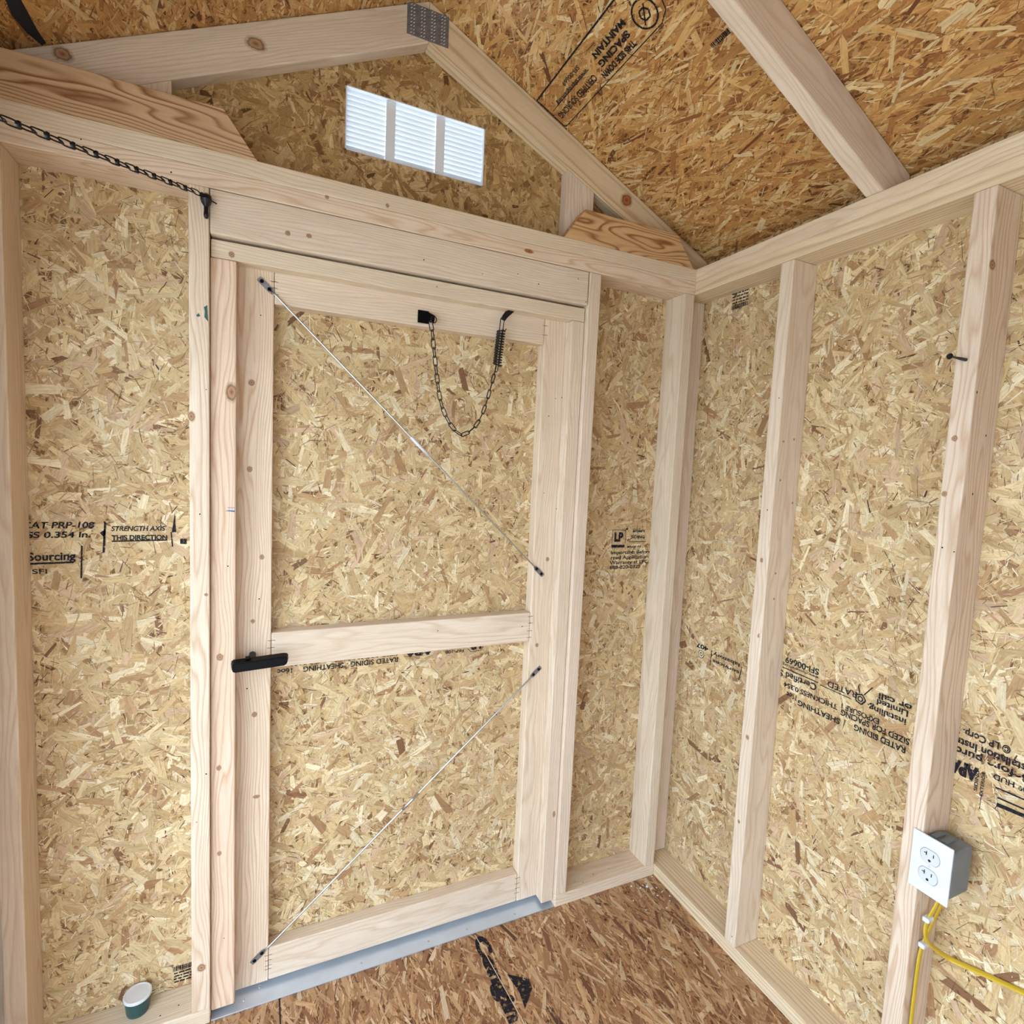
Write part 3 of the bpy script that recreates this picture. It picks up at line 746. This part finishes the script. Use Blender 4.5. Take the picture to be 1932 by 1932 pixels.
# ================================================================ OUTLET AND CABLES
oe = empty('electrical_outlet', (0, -31.1, 21.45), 'white duplex wall outlet on a grey box beside a stud', 'outlet')
bm = bmesh.new(); box_bm(bm, (-.09, -1.4, -2.33), (.09, 1.4, 2.33), .07, 3)
link('face_plate', bm_to(bm, 'face_plate'), (-.14, -31.1, 23.76), 'white', oe)
bm = bmesh.new(); box_bm(bm, (0, -1.1, -1.85), (2.55, 1.02, 1.9), .16, 3)
gb = link('device_box', bm_to(bm, 'device_box'), (-.02, -31.4, 23.85), 'greybox', oe)
for z in (-.35, .35): link('box_rib', bm_to(box_bm(bmesh.new(), (-.1, -.22, -.06), (1.1, .22, .12), .04), 'box_rib'), (.7, -31.1 + z, 25.78), 'greybox', gb)
for z in (24.55, 23.0):
    bm = bmesh.new(); n = 28; prof = []
    for k in range(n):
        t = 2 * math.pi * k / n; yy = .68 * math.cos(t); zz = max(-.56, min(.56, .68 * math.sin(t))); prof.append((yy, zz))
    A = [bm.verts.new(Vector((0, a, b)) * IN) for a, b in prof]; B = [bm.verts.new(Vector((-.05, a * .97, b * .97)) * IN) for a, b in prof]
    bm.faces.new(B)
    for i in range(n): bm.faces.new((A[i], A[(i + 1) % n], B[(i + 1) % n], B[i]))
    bmesh.ops.recalc_face_normals(bm, faces=bm.faces)
    rc = link('receptacle', bm_to(bm, 'receptacle'), (-.225, -31.05, z), 'offwhite', oe)
    bm = bmesh.new()
    for k in range(n):
        a = prof[k]; b = prof[(k + 1) % n]
        tube_bm(bm, [(0, a[0] * 1.02, a[1] * 1.02), (0, b[0] * 1.02, b[1] * 1.02)], .012, 4)
    link('outline_groove', bm_to(bm, 'outline_groove'), (-.232, -31.05, z), 'greybox', rc)
    bm = bmesh.new()
    box_bm(bm, (0, .22, .02), (.02, .28, .34)); box_bm(bm, (0, .2, .15), (.02, .42, .21))       # T-shaped slot
    box_bm(bm, (0, -.28, .06), (.02, -.22, .32))
    link('slots', bm_to(bm, 'slots'), (-.292, -31.05, z), 'hole', rc)
    link('ground_hole', bm_to(tube_bm(bmesh.new(), [(0, 0, 0), (.02, 0, 0)], .10, 12), 'ground_hole'), (-.292, -31.05, z - .3), 'hole', rc)
lathe('screw', [(.1, 0), (.1, .03), (.04, .05)], (-.23, -31.05, 23.77), (-1, 0, 0), 'offwhite', oe, 12)
def flat_cable(name, pts, wdt, thk, label, normal):
    pts = chaikin(pts, 3); c = pts[len(pts) // 2]; bm = bmesh.new(); prev = None
    for i, p in enumerate(pts):
        d = (pts[min(i + 1, len(pts) - 1)] - pts[max(i - 1, 0)]).normalized()
        nn = Vector(normal(i / (len(pts) - 1))).normalized(); sd = d.cross(nn).normalized(); nn = sd.cross(d)
        r = [bm.verts.new((p - c + sd * (wdt / 2 * math.cos(t)) + nn * (thk / 2 * math.sin(t))) * IN) for t in [2 * math.pi * k / 12 for k in range(12)]]
        if prev:
            for k in range(12): bm.faces.new((prev[k], prev[(k + 1) % 12], r[(k + 1) % 12], r[k]))
        else: bm.faces.new(r)
        prev = r
    bm.faces.new(prev); bmesh.ops.recalc_face_normals(bm, faces=bm.faces)
    o = link(name, bm_to(bm, name, True), c, 'yellow'); tag(o, label, 'cable'); return o
flat_cable('electrical_cable', [(2.3, -31.3, 22.3), (2.7, -31.0, 20.6), (2.8, -30.75, 19.3), (2.3, -30.62, 18.1), (1.7, -30.55, 17.0), (1.05, -30.5, 15.7), (1.0, -30.5, 13), (1.0, -30.5, 9), (1.0, -30.5, 1.7)], .50, .2,
           'yellow flat cable running straight down the stud below the outlet', lambda t: (0, -1, 0))
flat_cable('electrical_cable', [(1.6, -31.3, 22.3), (1.9, -31.05, 20.6), (1.6, -30.85, 19.4), (1.0, -30.8, 18.7), (.75, -30.8, 17.9), (1.1, -30.85, 16.9), (2.2, -31.2, 15.9), (3.1, -32.0, 15.4), (3.2, -33.5, 15.9), (3.2, -36.2, 16.75), (3.2, -40.5, 18.0), (3.2, -44.6, 19.0)], .46, .2,
           'yellow flat cable bending away from the stud along the right wall', lambda t: (0, -1, .15) if t < .45 else (-.5, -.2, 1))
for p, lab in (((1.1, -30.82, 18.75), 'small white cable staple nearest the outlet box'), ((1.25, -30.66, 16.35), 'small white cable staple where the cables part')):
    s = empty('cable_staple', p, lab, 'cable staple', 'cable staples on the stud')
    bm = bmesh.new(); box_bm(bm, (-.42, -.2, -.2), (.42, .3, .2), .12, 3)
    link('saddle', bm_to(bm, 'saddle'), Vector(p), 'white', s)
    for q in (-.2,): lathe('nail', [(.07, 0), (.07, .03), (.02, .05)], Vector(p) + Vector((q, -.22, 0)), (0, -1, 0), 'metal', s, 10)
tag(lathe('nail', [(.13, 0), (.12, .6), (.08, 1.3), (.075, 1.75), (.075, 1.9), (.2, 1.92), (.23, 2.0), (.15, 2.1)], (.0, -29.5, 62.78), (-1, .02, .01), 'iron', None, 12), 'black nail sticking out of the stud above the outlet', 'nail')

# ================================================================ CUP ON THE BOTTOM PLATE
cu = empty('small_cup', (-57.85, 2.25, 1.5), 'small dark green cup with white lid on the bottom plate', 'cup')
lathe('cup_body', [(.80, 0.0), (.88, .03), (.93, .25), (1.04, 1.55), (1.04, 1.6)], (-57.85, 2.25, 1.51), (0, 0, 1), 'green', cu, 36)
lathe('lid', [(1.05, 0), (1.12, .03), (1.12, .22), (1.06, .28), (.95, .28), (.93, .25), (.3, .25)], (-57.85, 2.25, 3.0), (0, 0, 1), 'white', cu, 36)

# ================================================================ KNOTS, NAIL HOLES, MARKS ON THE LUMBER
def disc(name, c, n, ru, rv, parent, mat='knot', lift=.012, up=(0, 0, 1)):
    n = Vector(n).normalized(); V = Vector(up); U = V.cross(n).normalized(); V = n.cross(U)
    bm = bmesh.new(); k = 18; grow = 1.0 if mat == 'hole' else 1.7
    ctr = bm.verts.new(n * lift * IN)
    outer = [bm.verts.new((U * ru * grow * math.cos(2 * math.pi * i / k) * RNG.uniform(.92, 1.08) + V * rv * grow * math.sin(2 * math.pi * i / k) * RNG.uniform(.92, 1.08) + n * lift) * IN) for i in range(k)]
    for i in range(k): bm.faces.new((ctr, outer[i], outer[(i + 1) % k]))
    me = bm_to(bm, name)
    a = me.attributes.new('knot_radius', 'FLOAT', 'POINT'); a.data.foreach_set('value', [0.0] + [1.0] * k)
    return link(name, me, c, mat, parent)
FRONT = (0, -1, 0); LEFT = (-1, 0, 0)
KNOTS = [   # position, half width, half height, board owner, material
    ((-48.41, 2.00, 88.45), 0.62, 0.42, gt, 'knot'),
    ((-61.82, 2.00, 83.19), 0.5, 0.4, gt, 'knot'),
    ((-9.40, 2.00, 84.63), 0.62, 0.55, gt, 'knot_red'),
    ((-50.15, 0.50, 58.59), 0.36, 0.62, wf, 'knot'),
    ((-51.03, 0.50, 35.03), 0.22, 0.25, wf, 'knot'),
    ((-51.11, 0.50, 24.64), 0.16, 0.2, wf, 'knot'),
    ((-51.07, 0.50, 16.35), 0.14, 0.18, wf, 'knot'),
    ((-52.50, 0.00, 5.86), 0.28, 0.3, wf, 'knot'),
    ((-53.14, 0.00, 56.24), 0.22, 0.32, wf, 'knot'),
    ((-52.07, 0.00, 40.93), 0.11, 0.11, wf, 'knot'),
    ((-48.60, 2.00, 59.74), 0.2, 0.22, dr, 'knot'),
    ((-48.73, 2.00, 51.95), 0.18, 0.2, dr, 'knot'),
    ((-47.67, 2.00, 43.78), 0.16, 0.2, dr, 'knot'),
    ((-48.40, 2.00, 37.71), 0.14, 0.16, dr, 'knot'),
    ((-48.21, 2.00, 28.60), 0.18, 0.2, dr, 'knot'),
    ((-47.98, 2.00, 20.31), 0.24, 0.14, dr, 'knot'),
    ((-45.79, 0.00, 72.63), 0.16, 0.16, wf, 'knot'),
    ((-44.05, 0.00, 72.76), 0.18, 0.14, wf, 'knot'),
    ((-37.26, 0.00, 76.88), 0.12, 0.14, wf, 'knot'),
    ((-22.53, 0.00, 75.69), 0.42, 0.16, wf, 'knot_red'),
    ((-50.17, 0.50, 70.15), 0.18, 0.2, wf, 'knot'),
    ((-42.60, -0.00, 76.38), 0.14, 0.12, wf, 'knot'),
    ((-17.35, 2.00, 42.68), 0.16, 0.2, dr, 'knot'),
    ((-18.17, 2.00, 32.49), 0.16, 0.18, dr, 'knot'),
    ((-15.49, 0.50, 11.84), 0.14, 0.3, wf, 'knot'),
]
for c, ru, rv, par, mt in KNOTS: disc('knot', c, FRONT, ru, rv, par, mt)
for c, ru, rv in (((0.00, -29.36, 56.96), 0.16, 0.17), ((0.00, -29.10, 52.73), 0.15, 0.17), ((0.00, -12.91, 44.69), 0.14, 0.2), ((0.00, -13.32, 36.67), 0.1, 0.15), ((0.00, -13.02, 25.42), 0.16, 0.2), ((0.00, -12.85, 15.74), 0.12, 0.16)):
    disc('knot', c, LEFT, ru, rv, wr)
disc('knot', (0.38, -30.30, 69.45), FRONT, .3, .28, wr)
for c in ((0.31, -30.30, 60.34), (2.18, -30.30, 57.28), (1.32, -30.30, 52.83)): disc('knot', c, FRONT, .08, .09, wr, 'hole')
for c in ((0.72, -13.70, 57.08), (2.23, -13.70, 57.39), (0.75, -13.70, 53.13), (2.84, -13.70, 50.81), (1.25, -13.70, 43.39), (1.34, -13.70, 40.67)): disc('knot', c, FRONT, .09, .09, wr)
# small dark nail holes, one joined part
def holes(parent, pts, n):
    bm = bmesh.new(); n = Vector(n); V = Vector((0, 0, 1)) if abs(n.z) < .5 else Vector((0, 1, 0)); U = V.cross(n).normalized(); V = n.cross(U)
    for p in pts:
        r = RNG.uniform(.045, .075)
        bm.faces.new([bm.verts.new((Vector(p) + U * r * math.cos(2 * math.pi * i / 8) + V * r * math.sin(2 * math.pi * i / 8) + n * .014) * IN) for i in range(8)])
    o = link('nail_holes', bm_to(bm, 'nail_holes'), (0, 0, 0), 'hole', parent); o['kind'] = 'stuff'
holes(wf, [(-52.04, 0.00, 58.58), (-52.53, 0.00, 47.99), (-52.09, -0.00, 24.55), (-52.85, 0.00, 20.16), (-60.30, 0.00, 76.41), (-54.47, 0.00, 75.51), (-27.60, 0.00, 72.47), (-21.23, 0.00, 72.59), (-16.44, 0.00, 73.98), (-33.69, 0.00, 72.70), (-15.33, 0.00, 71.69), (-33.64, 0.00, 72.71), (-23.68, 0.00, 73.18)], FRONT)
holes(wf, [(-50.41, 0.50, 43.31), (-50.67, 0.50, 7.75), (-17.42, 0.50, 61.15), (-17.34, 0.50, 48.72), (-44.76, 0.50, 71.66), (-37.36, 0.50, 71.58), (-32.14, 0.50, 70.58)], FRONT)
holes(dr, [(-47.89, 2.00, 65.78), (-47.87, 2.00, 39.81), (-48.86, 2.00, 31.24), (-18.17, 2.00, 59.14), (-17.40, 2.00, 61.17), (-18.28, 2.00, 50.40), (-19.22, 2.00, 35.25), (-20.23, 2.00, 34.89), (-30.33, 2.00, 35.25)], FRONT)
holes(wr, [(0.00, -29.37, 48.61), (0.00, -30.18, 48.41), (0.00, -13.34, 61.43), (0.00, -13.09, 50.00), (0.00, -13.24, 2.53), (0.00, -12.93, 15.72), (0.00, -13.37, 36.92)], LEFT)
holes(wf, [(-11.5, 1.2, 1.5), (-8.6, 1.4, 1.5), (-6.2, 1.5, 1.5), (-10.6, .7, 1.5), (-63, 1, 1.5), (-55.9, .9, 1.5), (-54.5, 1.4, 1.5)], (0, 0, 1))
# chalk and paint marks
flat_mesh('chalk_mark', (-50.25, 0.50, 48.19), (1, 0, 0), (0, 0, 1), [[(-.4, .05), (.38, -.06), (.38, .1), (-.1, .12)], [(-.2, .32), (.35, .3), (.35, .35), (-.2, .36)]], wf, 'bluechalk', .012)
flat_mesh('paint_smear', (-52.15, 0.00, 64.90), (1, 0, 0), (0, 0, 1), [[(-.05, .45), (.2, .65), (.26, -.7), (-.02, -.35), (.02, .1)], [(-.62, -.3), (-.42, -.1), (-.3, -.32), (-.5, -.42)]], wf, 'greensmear', .012)
# floor seam and crumbs
flat_mesh('panel_seam', (-45.8, 0, 0), (1, 0, 0), (0, 1, 0), line_poly([(-.02, .2), (.0, -1.5), (.05, -30)], .13), floor, 'gap', .055)
bm = bmesh.new()
for k in range(34):
    x = RNG.gauss(-2.2, 1.6); y = RNG.gauss(-1.6, 1.5)
    if x > -.1 or y > -.1: continue
    r = RNG.uniform(.04, .11) if k else .2
    bmesh.ops.create_icosphere(bm, subdivisions=1, radius=r * IN, matrix=Matrix.Translation(Vector((x, y, .06 + r * .5)) * IN) @ Matrix.Diagonal((1, RNG.uniform(.6, 1.4), .6, 1)))
cr = link('wood_crumbs', bm_to(bm, 'wood_crumbs'), (0, 0, 0), 'white', floor); cr['kind'] = 'stuff'

# ================================================================ PRINT ON THE BOARDS
X1, Z1 = (1, 0, 0), (0, 0, 1); XN, ZN = (-1, 0, 0), (0, 0, -1); YP, YN = (0, 1, 0), (0, -1, 0)
# left bay
text('CAT PRP-108', (-65.6, 3.5, 46.42), X1, Z1, .52, wf, 4.9, bold=.012, shear=.15)
text('SS 0.354 in.', (-65.3, 3.5, 45.62), X1, Z1, .50, wf, 4.3, bold=.012, shear=.1)
text('STRENGTH AXIS', (-59.55, 3.5, 46.15), X1, Z1, .42, wf, 4.0, bold=.01, shear=.2)
text('THIS DIRECTION', (-59.5, 3.5, 45.35), X1, Z1, .42, wf, 4.1, bold=.02)
text('Sourcing', (-65.25, 3.5, 43.72), X1, Z1, .66, wf, 3.2, bold=.015)
text('SFI', (-65.0, 3.5, 42.6), X1, Z1, .4, wf, 1.0)
flat_mesh('ink_rules', (0, 3.5, 0), X1, Z1,
          line_poly([(-65.3, 43.45), (-62.2, 43.5)], .16) + line_poly([(-59.5, 45.25), (-55.4, 45.3)], .12)
          + line_poly([(-61.62, 44.9), (-61.7, 42.1)], .12) + line_poly([(-60.05, 46.95), (-59.95, 46.9), (-60.1, 44.3)], .16)
          + [[(-55.05, 46.0), (-54.72, 46.0), (-54.8, 47.75)], [(-60.35, 46.0), (-59.95, 46.3), (-60.0, 45.5)]] + line_poly([(-55.1, 46.0), (-55.0, 44.7)], .1)
          + [[(-54.4, 45.4), (-53.9, 45.35), (-53.9, 44.9), (-54.4, 44.95)]], wf)
# door, upside down below the middle rail
text('RATED SIDING', (-34.2, 3.5, 32.25), XN, ZN, .52, dr, 5.0, bold=.008)
text('-', (-39.4, 3.5, 32.25), XN, ZN, .5, dr)
text('SHEATHING', (-39.9, 3.5, 32.25), XN, ZN, .52, dr, 3.9, bold=.008)
text('16oc', (-44.7, 3.5, 32.25), XN, ZN, .5, dr, 1.5, bold=.008)
text('SIZED FOR SPACING', (-34.2, 3.5, 32.95), XN, ZN, .5, dr, 6.6, bold=.008)
text('TC 2190', (-42.2, 3.5, 32.95), XN, ZN, .5, dr, 2.9)
text('APA', (-30.4, 3.5, 32.95), XN, ZN, .75, dr, 3.2, bold=.05)
text('PRP-108', (-26.7, 3.5, 32.4), XN, ZN, .34, dr, 2.2)
text('LP', (-24.6, 3.5, 32.85), XN, ZN, .62, dr, 1.3, bold=.05)
flat_mesh('ink_rules', (0, 3.5, 0), X1, Z1, line_poly([(-26.3, 32.4), (-25.9, 32.0), (-24.6, 32.05), (-24.4, 32.5)], .05), dr)
# narrow bay beside the door
text('LP', (-7.15, 3.5, 44.45), X1, Z1, 1.05, wf, 1.35, bold=.05)
flat_mesh('ink_rules', (0, 3.5, 0), X1, Z1, line_poly([(-7.45, 44.1), (-7.45, 45.85), (-5.45, 45.85), (-5.45, 44.1)], .06) + [[(-7.5, 43.6), (-5.5, 43.6), (-5.5, 43.95), (-7.5, 43.95)]]
          + line_poly([(-4.9, 44.3), (-2.2, 44.32)], .08) + [[(-5.5, 45.85), (-5.2, 46.2), (-5.15, 45.85)]], wf)
text('smart', (-4.4, 3.5, 45.55), X1, Z1, .4, wf, 2.0, bold=.02); text('SIDING', (-4.6, 3.5, 44.75), X1, Z1, .38, wf, 2.2, bold=.01)
text('MADE IN U.S.', (-5.1, 3.5, 43.55), X1, Z1, .26, wf, 3.2)
text('Important: Before', (-7.55, 3.5, 42.75), X1, Z1, .46, wf, 6.3, bold=.008); text('read Application', (-7.55, 3.5, 42.1), X1, Z1, .46, wf, 5.9, bold=.008)
text('Warranty at LPC', (-7.6, 3.5, 41.45), X1, Z1, .46, wf, 6.0, bold=.008); text('888-820-0325', (-7.6, 3.5, 40.85), X1, Z1, .44, wf, 4.8, bold=.008)
# right wall, upside down
R_ = lambda y, z: (3.5, y, z)
text('407', R_(-3.1, 31.75), YP, ZN, .55, wr, 2.0, bold=.02)
flat_mesh('ink_rules', (3.5, 0, 0), YN, Z1, ring_poly(2.0, 30.5, .48, .08) + ring_poly(2.0, 30.5, .2, .1) + line_poly([(3.6, 29.6), (3.75, 31.6)], .09) + line_poly([(8.2, 29.5), (8.5, 31.2)], .1)
          + line_poly([(13.8, 33.1), (18.0, 33.0)], .1) + line_poly([(18.2, 32.85), (21.5, 32.75)], .07), wr)
text('labatory', R_(-8.2, 31.45), YP, ZN, .45, wr, 4.2, bold=.006); text('services', R_(-8.2, 30.55), YP, ZN, .45, wr, 4.2, bold=.006)
text('SFI-00669', R_(-18.0, 34.35), YP, ZN, .62, wr, 3.9, bold=.01); text('Certified Sourcing', R_(-17.9, 32.75), YP, ZN, .68, wr, 7.5, bold=.008)
text('www.sfiprogram.org', R_(-18.0, 33.6), YP, ZN, .3, wr, 4.2); text('RATED', R_(-22.0, 33.6), YP, ZN, .6, wr, 3.0)
text('SHEATHING', R_(-20.6, 30.35), YP, ZN, .55, wr, 4.6, bold=.012); text('16oc', R_(-15.9, 30.7), YP, ZN, .55, wr, 1.3, bold=.012)
text('RATED SIDING', R_(-26.6, 30.5), YP, ZN, .55, wr, 4.6, bold=.012); text('SIZED FOR SPACING', R_(-26.8, 31.35), YP, ZN, .55, wr, 6.2, bold=.012)
text('EXPOSURE 1', R_(-24.2, 31.95), YP, ZN, .5, wr, 3.6, bold=.012); text('THICKNESS 0.354', R_(-20.2, 31.6), YP, ZN, .5, wr, 6.0, bold=.01)
text('installing.', R_(-26.4, 32.95), YP, ZN, .55, wr, 3.4, bold=.01); text('Limited', R_(-26.5, 33.75), YP, ZN, .55, wr, 2.7, bold=.01); text('or call', R_(-26.7, 34.35), YP, ZN, .55, wr, 2.8, bold=.01)
flat_mesh('ink_rules', (3.5, 0, 0), YN, Z1, ring_poly(22.3, 33.1, .5, .14, 5) + ring_poly(22.3, 33.1, .25, .12, 5) + line_poly([(22.6, 33.6), (23.3, 34.6)], .1) + line_poly([(22.2, 33.6), (22.0, 34.3)], .1), wr)
text('© LP Corp. 20', R_(-33.6, 34.1), YP, ZN, .55, wr, 3.9, bold=.012); text('Installation Instru', R_(-35.2, 33.25), YP, ZN, .6, wr, 5.4, bold=.014); text('Before purc', R_(-35.0, 32.5), YP, ZN, .6, wr, 4.8, bold=.014)
text('APA', R_(-31.75, 31.35), YP, ZN, 1.0, wr, 1.9, bold=.06); text('PRP-108 HUD', R_(-36.4, 31.6), YP, ZN, .42, wr, 3.6, bold=.012); text('LP', R_(-36.6, 30.7), YP, ZN, .9, wr, 1.4, bold=.05)
text('SIDING', (3.5, -31.9, 29.6), Z1, YP, .22, wr, 1.7, bold=.01); text('EXTERIOR', (3.5, -32.3, 29.4), Z1, YP, .22, wr, 2.0, bold=.01)
flat_mesh('ink_rules', (3.5, 0, 0), YN, Z1, line_poly([(33.0, 30.6), (36, 30.7)], .12) + line_poly([(33.2, 29.9), (36, 30.0)], .12) + [[(33.2, 29.2), (36, 29.4), (36, 29.7), (33.2, 29.5)]], wr)
# printed labels with bars
def barcode(origin, U, V, wdt, hgt, parent, lines_below, below=True):
    bb = []; x = 0; r = random.Random(3)
    while x < wdt:
        b = r.uniform(.03, .13); bb.append([(x, 0), (min(x + b, wdt), 0), (min(x + b, wdt), hgt), (x, hgt)]); x += b + r.uniform(.03, .08)
    for k in range(lines_below):
        z = -(.22 + k * .3) if below else hgt + .2 + k * .36
        x = r.uniform(0, .1)
        while x < wdt - .1:
            b = r.uniform(.12, .5); bb.append([(x, z - .07), (min(x + b, wdt), z - .07), (min(x + b, wdt), z + .07), (x, z + .07)]); x += b + r.uniform(.05, .12)
    return flat_mesh('printed_label', origin, U, V, bb, parent)
barcode((-55.2, 3.5, 3.25), X1, Z1, 1.7, .5, wf, 4)
barcode((3.5, -2.55, 73.15), YN, Z1, 2.5, .5, wr, 4, False)
# roof stamp (reads upside down, towards the gable)
def rp(y, x): return (x, y, zt(x))
UR, VR = YP, DR
text('CERTIFIED SOURCING', rp(-5.6, -19.25), UR, VR, .62, cl, 6.9, bold=.008); text('www.sfiprogram.org', rp(-5.4, -20.05), UR, VR, .42, cl, 5.6, bold=.006)
text('SFI-00669', rp(-5.0, -20.75), UR, VR, .42, cl, 2.9); text('MAINTAIN', rp(-11.6, -20.35), UR, VR, .55, cl, 4.6, bold=.03)
text('SPACING', rp(-11.2, -19.55), UR, VR, .55, cl, 4.4, bold=.03); text('THIS SIDE DOWN', rp(-11.0, -18.75), UR, VR, .55, cl, 4.8, bold=.03)
k = 1 / ca; f = lambda x: (x - XC) * k
flat_mesh('ink_rules', (XC, 0, ZT), UR, VR,
          line_poly([(1.9, f(-21.5)), (-16, f(-21.6))], .16) + line_poly([(1.9, f(-21.5)), (1.85, f(-18.1)), (1.6, f(-17.95))], .14) + line_poly([(1.7, f(-17.95)), (-14, f(-17.95)), (-15, f(-18.4)), (-15.4, f(-19.4))], .09)
          + line_poly([(1.4, f(-20.0) + .25), (-5.6, f(-20.0) + .25)], .06)
          + ring_poly(-13.4, f(-19.3), 1.15, .16) + ring_poly(-13.4, f(-19.3), .5, .14, 6) + line_poly([(-13.9, f(-19.9)), (-12.8, f(-18.7))], .13), cl)
barcode((-14.05, -15.9, zt(-14.05)), YN, (-ca, 0, sa), 1.9, .45, cl, 0)
Y_, D_ = Vector((0, -1, 0)), Vector(DL)
dk = [(-63.7, -2.6), (-63.95, -4.2), (-62.75, -4.2), (-62.89, -2.48), (-62.87, .37), (-62.78, 1.81), (-63.09, 1.99), (-63.53, .52), (-63.81, -1.23)]
flat_mesh('dark_strand', (XC, 0, ZT), tuple(Y_), tuple(D_), [[(-y, (XC - x) / ca) for x, y in dk][::-1]], cl, 'gap', .07)
# floor stamp, letters running from the door towards the room
text('Cengin', (-25.7, -.5, 0), YN, X1, 1.4, floor, 10.2, bold=.045, mat='ink_worn')
flat_mesh('ink_arrow', (0, 0, 0), YN, X1, [[(5.9, -23.9), (7.2, -22.0), (8.3, -22.15), (9.9, -23.75), (8.2, -23.55)]], floor, 'ink_worn')
flat_mesh('chalk_line', (0, 0, 0), YN, X1, line_poly([(.1, -25.35), (12.5, -24.35)], .07), floor, 'label', .085)
